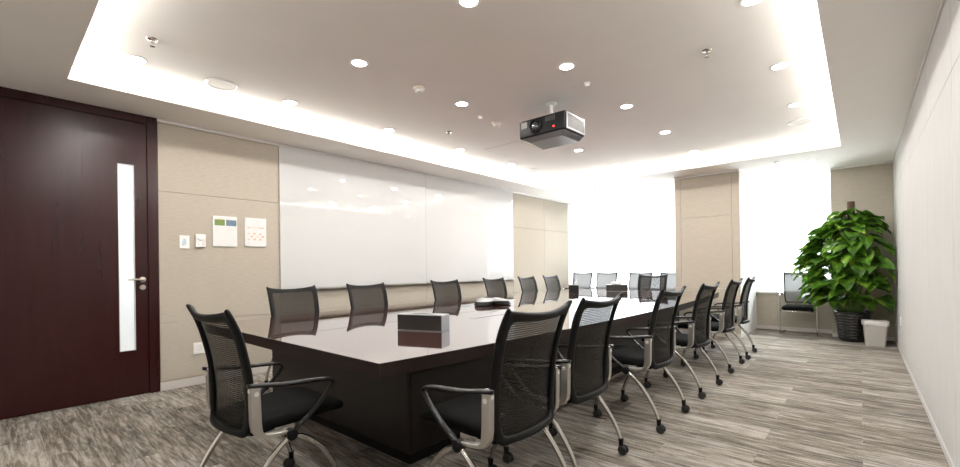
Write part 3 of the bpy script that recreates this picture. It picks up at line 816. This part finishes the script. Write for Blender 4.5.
def cushion(w, d, y0, z0, z1, parent, name, mat, droop=0.03, rise=0.0):
    m = MB(); bm = m.bm
    nx, ny = 8, 8
    def pt(i, j, top):
        u = -1 + 2 * i / nx; v = j / ny
        x = u * w / 2 * (1 - 0.06 * (1 - v)); y = y0 + d * v
        dr = droop * max(0, (v - .72) / .28) ** 2
        dish = 0.010 * (1 - u * u) * (1 - v)
        e = 0.012 * max(0, (abs(u) - .75) / .25) ** 2
        return Vector((x, y, (z1 - dr - dish - e + rise * v) if top else (z0 - dr * .3 + rise * v)))
    a = [[bm.verts.new(pt(i, j, True)) for i in range(nx + 1)] for j in range(ny + 1)]
    b = [[bm.verts.new(pt(i, j, False)) for i in range(nx + 1)] for j in range(ny + 1)]
    for j in range(ny):
        for i in range(nx):
            bm.faces.new((a[j][i], a[j][i + 1], a[j + 1][i + 1], a[j + 1][i])); bm.faces.new((b[j][i], b[j + 1][i], b[j + 1][i + 1], b[j][i + 1]))
    for j in range(ny):
        bm.faces.new((a[j][0], a[j + 1][0], b[j + 1][0], b[j][0])); bm.faces.new((a[j][nx], b[j][nx], b[j + 1][nx], a[j + 1][nx]))
    for i in range(nx):
        bm.faces.new((a[0][i], b[0][i], b[0][i + 1], a[0][i + 1])); bm.faces.new((a[ny][i], a[ny][i + 1], b[ny][i + 1], b[ny][i]))
    return m.build(name, mat, parent, smooth=True, sub=1)

def make_caster(parent, x, y, rz):
    K = T(x, y, 0) @ RZ(rz)
    m = MB()
    # hood over the wheels and the stem that takes the leg
    prof = []
    for i in range(9):
        a = PI * (-0.08 + 0.98 * i / 8); prof.append((0.031 * math.cos(a), 0.030 + 0.031 * math.sin(a)))
    prof.append((-0.012, 0.026))
    vs0 = [m.bm.verts.new(K @ Vector((-0.011, p[0], p[1]))) for p in prof]; vs1 = [m.bm.verts.new(K @ Vector((0.011, p[0], p[1]))) for p in prof]
    n = len(prof)
    for i in range(n): m.bm.faces.new((vs0[i], vs0[(i + 1) % n], vs1[(i + 1) % n], vs1[i]))
    m.bm.faces.new(vs0[::-1]); m.bm.faces.new(vs1)
    m.lathe([(0.014, 0.050), (0.015, 0.070), (0.017, 0.098)], 14, K @ T(0, 0.014, 0))
    c = m.build('caster', M['blackpl'], parent, smooth='auto')
    for s in (-1, 1):
        w = MB(); w.lathe([(0.020, 0), (0.0285, 0.003), (0.029, 0.009), (0.026, 0.013), (0.010, 0.014)], 20, K @ T(s * 0.010, 0, 0.0292) @ RY(s * PI / 2))
        w.build('wheel', M['tyre'], c, smooth='auto')

def make_chair():
    r = empty('conference_chair')
    f, p = back_mesh()
    f.build('backrest_frame', M['blackpl'], r, smooth=True, sub=1)
    p.build('backrest_net', M['net'], r, smooth=True, sub=1)
    cushion(0.475, 0.505, 0.078, 0.418, 0.492, r, 'seat', M['seat'], rise=0.028)
    m = MB(); m.tube([(-0.27, 0.25, 0.415), (0.27, 0.25, 0.415)], 0.014, 12, smooth=0)
    m.box(-0.11, 0.11, 0.15, 0.35, 0.392, 0.415, bev=0.004)
    for s in (-1, 1): m.box(s * 0.205 - 0.018, s * 0.205 + 0.018, 0.20, 0.30, 0.395, 0.44, bev=0.005)
    m.build('seat_support', M['satin'], r, smooth='auto')
    for s in (-1, 1):
        x = s * 0.272
        m = MB(); m.strap([(x, .088, .684), (x, .090, .60), (x, .092, .51), (x, .096, .475), (x, .108, .450), (x, .13, .437), (x, .18, .430), (x, .255, .424)], 0.034, [.044, .046, .046, .044, .032, .020, .017, .016])
        m.build('side_bracket', M['satin'], r, bevel=0.004)
        m = MB(); m.lathe([(0.011, 0), (0.011, 0.004)], 14, T(x + s * 0.0165, .091, .64) @ RY(s * PI / 2)); m.lathe([(0.010, 0), (0.010, 0.003)], 14, T(x, .066, .655) @ RX(PI / 2)); m.build('bolt_cap', M['whitepl'], r)
        xa = s * 0.284
        m = MB(); m.tube([(xa, .055, .682), (xa, .12, .674), (xa, .22, .658), (xa, .38, .647), (xa, .445, .639), (xa, .474, .620), (xa, .464, .598), (xa, .42, .548), (xa, .35, .485), (xa, .285, .44), (xa, .262, .415)],
                         [.014, .016, .016, .016, .015, .014, .013, .013, .013, .014, .015], 12, flat=(0.7, 1.2), up=(0, 0, 1))
        m.build('armrest', M['armpl'], r, smooth=True)
        m = MB(); m.lathe([(0.020, -0.022), (0.027, -0.018), (0.027, 0.018), (0.020, 0.022)], 18, T(xa, .25, .412) @ RY(PI / 2))
        m.build('hub', M['blackpl'], r, smooth='auto')
        m = MB(); m.tube([(xa, .245, .405), (s * .286, .17, .345), (s * .288, .095, .25), (s * .290, .045, .165), (s * .290, .014, .085)], [.0125, .014, .014, .013, .012], 12)
        m.build('leg', M['chrome'], r, smooth=True)
        m = MB(); m.tube([(xa, .258, .408), (s * .282, .335, .368), (s * .277, .420, .285), (s * .270, .480, .19), (s * .262, .514, .085)], [.0125, .014, .014, .013, .012], 12)
        m.build('leg', M['chrome'], r, smooth=True)
        make_caster(r, s * .290, 0.0, 0.0)
        make_caster(r, s * .262, 0.50, 0.0)
    return r

chair0 = make_chair(); used = [False]
def put_chair(x, y, rz, label, group):
    o = chair0 if not used[0] else copy_tree(chair0); used[0] = True
    o.location = (x, y, 0); o.rotation_euler = (0, 0, rz)
    return tag(o, label, 'chair', group)
ordn = ['first from the near end', 'second from near end', 'third from near end', 'fourth from near end', 'fifth from near end', 'last before the windows']
gR = 'chairs along the cream wall side of the table'
for i, (y, dx, a) in enumerate(((1.66, -0.02, 1), (2.37, -0.06, 1), (3.45, 0, 0), (4.50, 0.01, -1), (5.68, 0, 0), (6.58, 0.0, 2))):
    put_chair(-1.08 + dx, y, PI / 2 + R(a), 'black net-backed chair along the table\'s cream-wall side, %s' % ordn[i], gR)
gL = 'chairs along the whiteboard side of the table'
for i, (y, x, a) in enumerate(((2.12, -4.50, 2), (3.03, -4.50, 0), (4.41, -4.56, -2), (5.58, -4.60, 0), (6.58, -4.64, 2), (7.50, -4.70, 0))):
    put_chair(x, y, -PI / 2 + R(a), 'black net-backed chair along the table\'s whiteboard side, %s' % ordn[i], gL)
put_chair(-2.34, 0.70, R(1), 'black net-backed chair at the near head of the table, closest to the door', 'chairs at the table heads')
put_chair(-2.92, 8.22, PI, 'black net-backed chair at the far head of the table, back to the window', 'chairs at the table heads')

# ------------------------------------------------------------------ sled-base side chairs
VB = [(0, -.155, .52, .205), (.08, -.165, .56, .222), (.3, -.178, .66, .230), (.6, -.205, .81, .236), (.85, -.24, .93, .242), (1, -.268, 1.045, .248)]
def make_side_chair():
    r = empty('side_chair')
    f, p = back_mesh(VB, .03, .012, .008, .10, .06, .05, .024)
    f.build('backrest_frame', M['blackpl'], r, smooth=True, sub=1)
    p.build('backrest_net', M['thin_net'], r, smooth=True, sub=1)
    cushion(0.47, 0.45, -0.20, 0.415, 0.492, r, 'seat', M['seat'], 0.02)
    m = MB(); X = .252
    side = [(-.20, .665), (.10, .672), (.185, .668), (.215, .655), (.228, .625), (.230, .50), (.230, .25), (.230, .06), (.222, .026), (.195, .013), (.10, .012), (-.17, .012)]
    pts = [(X, y, z) for y, z in side] + [(X - .012, -.205, .012), (X - .05, -.215, .012), (0, -.215, .012), (-X + .05, -.215, .012), (-X + .012, -.205, .012)] + [(-X, y, z) for y, z in reversed(side)]
    m.tube(pts, 0.0118, 10, up=(1, 0, 0), smooth=3)
    m.tube([(-X, .225, .40), (X, .225, .40)], 0.010, 10, smooth=0)
    for s in (-1, 1): m.tube([(s * .19, .225, .40), (s * .19, -.12, .405), (s * .19, -.185, .44), (s * .19, -.185, .56)], 0.010, 10)
    for s in (-1, 1): m.tube([(s * .252, -.195, .665), (s * .225, -.19, .665)], 0.010, 10, smooth=0)
    m.build('sled_frame', M['chrome'], r, smooth=True)
    for s in (-1, 1):
        m = MB(); m.box(s * X - .022, s * X + .022, -.14, .14, .680, .694, bev=.006); m.build('arm_pad', M['blackpl'], r, smooth='auto')
    return r
v0 = make_side_chair()
gv = 'sled-base side chairs before the wide window'
for i, (x, lb) in enumerate(((-4.96, 'first of four from the whiteboard wall'), (-4.35, 'second of four from the whiteboard wall'), (-3.58, 'third of four from the whiteboard wall'), (-2.92, 'closest to the beige column'))):
    o = v0 if i == 0 else copy_tree(v0)
    o.location = (x, 9.07, 0); o.rotation_euler = (0, 0, PI)
    tag(o, 'thin metal-framed net-backed chair before the wide window, %s' % lb, 'chair', gv)
o = copy_tree(v0); o.location = (-0.785, 9.10, 0); o.rotation_euler = (0, 0, PI)
tag(o, 'chrome sled-base chair with black seat standing beside the potted plant', 'chair', 'side chair by the plant')

# ------------------------------------------------------------------ plant, bin
PX, PY = -0.10, 8.74
pl = empty('potted_plant', (PX, PY, 0))
tag(pl, 'tall bushy green climbing plant in a ribbed black pot in the corner', 'plant')
prof = [(0.150, 0.0), (0.160, 0.004), (0.166, 0.03)]
for i in range(9):
    z = 0.04 + i * 0.043; rr = 0.168 + 0.048 * (z / 0.43)
    prof += [(rr - 0.004, z), (rr + 0.006, z + 0.012), (rr + 0.007, z + 0.024), (rr - 0.002, z + 0.038)]
prof += [(0.216, 0.432), (0.236, 0.440), (0.238, 0.456), (0.228, 0.460), (0.208, 0.455), (0.205, 0.40)]
m = MB(); m.lathe(prof, 44, None, True, False); m.build('ribbed_pot', M['pot'], pl, smooth=True)
m = MB(); m.lathe([(0.208, 0.38), (0.208, 0.415), (0.10, 0.425), (0.01, 0.428)], 32); m.build('soil', M['soil'], pl, smooth=True)
m = MB(); m.lathe([(0.045, 0.38), (0.050, 0.9), (0.048, 1.5), (0.046, 2.13), (0.030, 2.135)], 20); m.build('coir_pole', M['bark'], pl, smooth='auto')

rnd = random.Random(11)
leafm = MB(); stemm = MB()
def add_leaf(base, direction, length, width, droop, roll):
    d = Vector(direction).normalized(); up = Vector((0, 0, 1))
    side = d.cross(up)
    side = side.normalized() if side.length > 1e-3 else Vector((1, 0, 0))
    nrm = side.cross(d).normalized()
    q = Matrix.Rotation(roll, 3, d); side = q @ side; nrm = q @ nrm
    ts = [-.14, -.06, .06, .2, .36, .52, .68, .82, .93, 1.0]
    ws = [.30, .66, .92, 1.0, .95, .82, .62, .38, .16, 0.0]
    rows = []
    for t, w in zip(ts, ws):
        bend = droop * max(t, 0) ** 1.6
        c = base + d * (length * t * (1 - .25 * bend)) - up * (length * bend * .62) + nrm * 0.0
        row = []
        for s in (-1, -.5, 0, .5, 1):
            notch = 0.10 * length * (1 - abs(s)) if t < 0 else 0
            row.append(leafm.bm.verts.new(c + side * (s * w * width / 2) + nrm * (abs(s) * w * width * .16 - 0.012 * math.sin(9 * t + 3 * s)) + d * notch))
        rows.append(row)
    for a, b in zip(rows, rows[1:]):
        for i in range(4):
            leafm.bm.faces.new((a[i], a[i + 1], b[i + 1], b[i]))
    return rows
lim_x, lim_y = XR - PX - 0.012, YP - PY - 0.03
def ok(rows):
    return all(v.co.x < lim_x and v.co.y < lim_y and v.co.z > LOW[0] for r in rows for v in r)
LOW = [0.5]
placed = 0; tries = 0
while placed < 190 and tries < 6000:
    tries += 1
    LOW[0] = 0.44 if rnd.random() < .95 else 0.28
    h = 0.56 + 1.40 * rnd.random() ** 0.95
    # outline of the crown: widest low down, narrowing to the top
    rmax = lerp_profile([(0.45, .42), (0.75, .60), (1.15, .66), (1.5, .58), (1.75, .42), (1.9, .28), (2.1, .16)], h)[0]
    ang = rnd.uniform(0, 2 * PI)
    if math.sin(ang) > 0.35 and rnd.random() < .7: continue
    rad = rmax * (0.35 + 0.55 * rnd.random() ** 0.7)
    length = rnd.uniform(.24, .40) * (0.75 if h > 1.75 else 1.0); width = length * rnd.uniform(.55, .72)
    rad = max(0.06, min(rad, rmax - length * .55))
    base = Vector((rad * math.cos(ang), rad * math.sin(ang), h))
    if base.x > lim_x - .06: base.x = lim_x - rnd.uniform(.05, .2)
    if base.y > lim_y - .06: base.y = lim_y - rnd.uniform(.05, .2)
    aa = ang + rnd.uniform(-.7, .7)
    dirn = Vector((math.cos(aa), math.sin(aa), rnd.uniform(-.45, .40)))
    before = len(leafm.bm.verts)
    rows = add_leaf(base, dirn, length, width, rnd.uniform(.3, 1.0), rnd.uniform(-.5, .5))
    if not ok(rows):
        for r_ in rows:
            for v in r_: leafm.bm.verts.remove(v)
        continue
    placed += 1
    root = Vector((0.045 * math.cos(ang), 0.045 * math.sin(ang), max(0.43, h - rnd.uniform(.12, .38))))
    if h < 1.15 and rnd.random() < .85: root = Vector((0.13 * math.cos(ang), 0.13 * math.sin(ang), 0.42))
    mid = (root + base) / 2 + Vector((0, 0, .05))
    stemm.tube([root, mid, base], [.007, .006, .004], 6, smooth=3)
leafm.build('foliage', M['leaf'], pl, smooth=True)
stemm.build('leaf_stalks', M['stem'], pl, smooth=True)

bn = empty('waste_bin', (0.150, 8.42, 0), R(8))
tag(bn, 'small pale grey waste bin with a liner beside the black plant pot', 'waste bin')
def rrect(w, d, r, n=6):
    pts = []
    for cx, cy, a0 in ((w - r, d - r, 0), (-w + r, d - r, PI / 2), (-w + r, -d + r, PI), (w - r, -d + r, 1.5 * PI)):
        for i in range(n + 1):
            a = a0 + PI / 2 * i / n; pts.append((cx + r * math.cos(a), cy + r * math.sin(a)))
    return pts
def rings_mesh(specs, name, mat, parent, close_bottom=True):
    m = MB(); bm = m.bm
    vs = [[bm.verts.new((x, y, z)) for x, y in rrect(w, d, r)] for w, d, r, z in specs]; n = len(vs[0])
    for a, b in zip(vs, vs[1:]):
        for i in range(n): bm.faces.new((a[i], a[(i + 1) % n], b[(i + 1) % n], b[i]))
    if close_bottom: bm.faces.new(vs[0][::-1])
    return m, vs
m, _ = rings_mesh([(.100, .075, .03, 0), (.104, .078, .03, .01), (.128, .094, .03, .325), (.136, .102, .032, .330), (.136, .102, .032, .352), (.130, .096, .03, .354), (.124, .090, .028, .325), (.100, .074, .028, .014), ], 'x', None, None)
m.bm.faces.new(_[-1]); m.build('bin_shell', M['bin'], bn, smooth='auto')
m, vs = rings_mesh([(.139, .105, .033, .300), (.1395, .1055, .033, .335), (.138, .104, .033, .360), (.126, .092, .028, .362), (.121, .087, .026, .330), (.108, .078, .026, .12)], 'x', None, None, False)
for k, ring in enumerate(vs[:3]):
    for i, v in enumerate(ring):
        v.co.z += (.012 if k == 0 else .004) * math.sin(i * 1.7) ; v.co.x *= 1 + .012 * math.sin(i * 2.3); v.co.y *= 1 + .015 * math.cos(i * 2.9)
m.build('bin_liner', M['bag'], bn, smooth=True)

# ------------------------------------------------------------------ daylight
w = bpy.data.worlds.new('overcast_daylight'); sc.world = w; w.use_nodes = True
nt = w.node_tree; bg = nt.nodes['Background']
# bright overcast: the sky grows brighter from the horizon to the zenith
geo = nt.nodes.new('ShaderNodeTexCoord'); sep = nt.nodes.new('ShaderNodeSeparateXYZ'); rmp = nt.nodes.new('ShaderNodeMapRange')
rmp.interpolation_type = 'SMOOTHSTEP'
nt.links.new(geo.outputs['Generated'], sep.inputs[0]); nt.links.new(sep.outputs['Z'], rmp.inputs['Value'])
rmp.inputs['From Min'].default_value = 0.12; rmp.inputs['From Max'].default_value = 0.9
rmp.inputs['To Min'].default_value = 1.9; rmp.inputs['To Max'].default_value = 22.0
gr = nt.nodes.new('ShaderNodeMapRange'); gr.interpolation_type = 'SMOOTHSTEP'  # unseen ground glow added below the horizon to brighten soffit and ceiling
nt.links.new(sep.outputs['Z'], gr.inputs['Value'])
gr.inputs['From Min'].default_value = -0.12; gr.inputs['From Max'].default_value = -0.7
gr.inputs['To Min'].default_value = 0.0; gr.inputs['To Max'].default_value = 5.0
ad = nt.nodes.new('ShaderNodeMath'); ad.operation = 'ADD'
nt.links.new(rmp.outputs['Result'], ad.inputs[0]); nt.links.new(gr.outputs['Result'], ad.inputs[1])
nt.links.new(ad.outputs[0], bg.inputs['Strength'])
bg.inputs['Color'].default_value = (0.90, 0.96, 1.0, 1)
for a, b in ((XL, XC0), (XC1, XP0)):
    ld = bpy.data.lights.new('window_portal', 'AREA'); ld.shape = 'RECTANGLE'; ld.size = b - a; ld.size_y = H - SILL
    ld.cycles.is_portal = True
    lo = bpy.data.objects.new('window_portal', ld); COL.objects.link(lo)
    lo.location = ((a + b) / 2, YW + 0.12, (H + SILL) / 2); lo.rotation_euler = (-PI / 2, 0, 0)

# ------------------------------------------------------------------ camera
cd = bpy.data.cameras.new('camera'); cam = bpy.data.objects.new('camera', cd); COL.objects.link(cam)
cd.sensor_fit = 'HORIZONTAL'; cd.sensor_width = 36; cd.lens = 36 * 432.77 / 960
cd.shift_y = (267.397 - 233.5) / 960
cd.clip_start = 0.02
cam.matrix_world = T(0, 0, 1.2) @ RZ(R(41.314)) @ RX(PI / 2) @ RZ(R(-0.751))
sc.camera = cam

sc.view_settings.view_transform = 'Standard'; sc.view_settings.look = 'None'
sc.view_settings.gamma = 1; sc.view_settings.use_curve_mapping = False
sc.view_settings.exposure = 1.12
cy = sc.cycles
cy.use_denoising = True
cy.max_bounces = 10; cy.diffuse_bounces = 5; cy.glossy_bounces = 5; cy.transparent_max_bounces = 16; cy.transmission_bounces = 6
cy.caustics_reflective = False; cy.caustics_refractive = False
cy.sample_clamp_indirect = 8
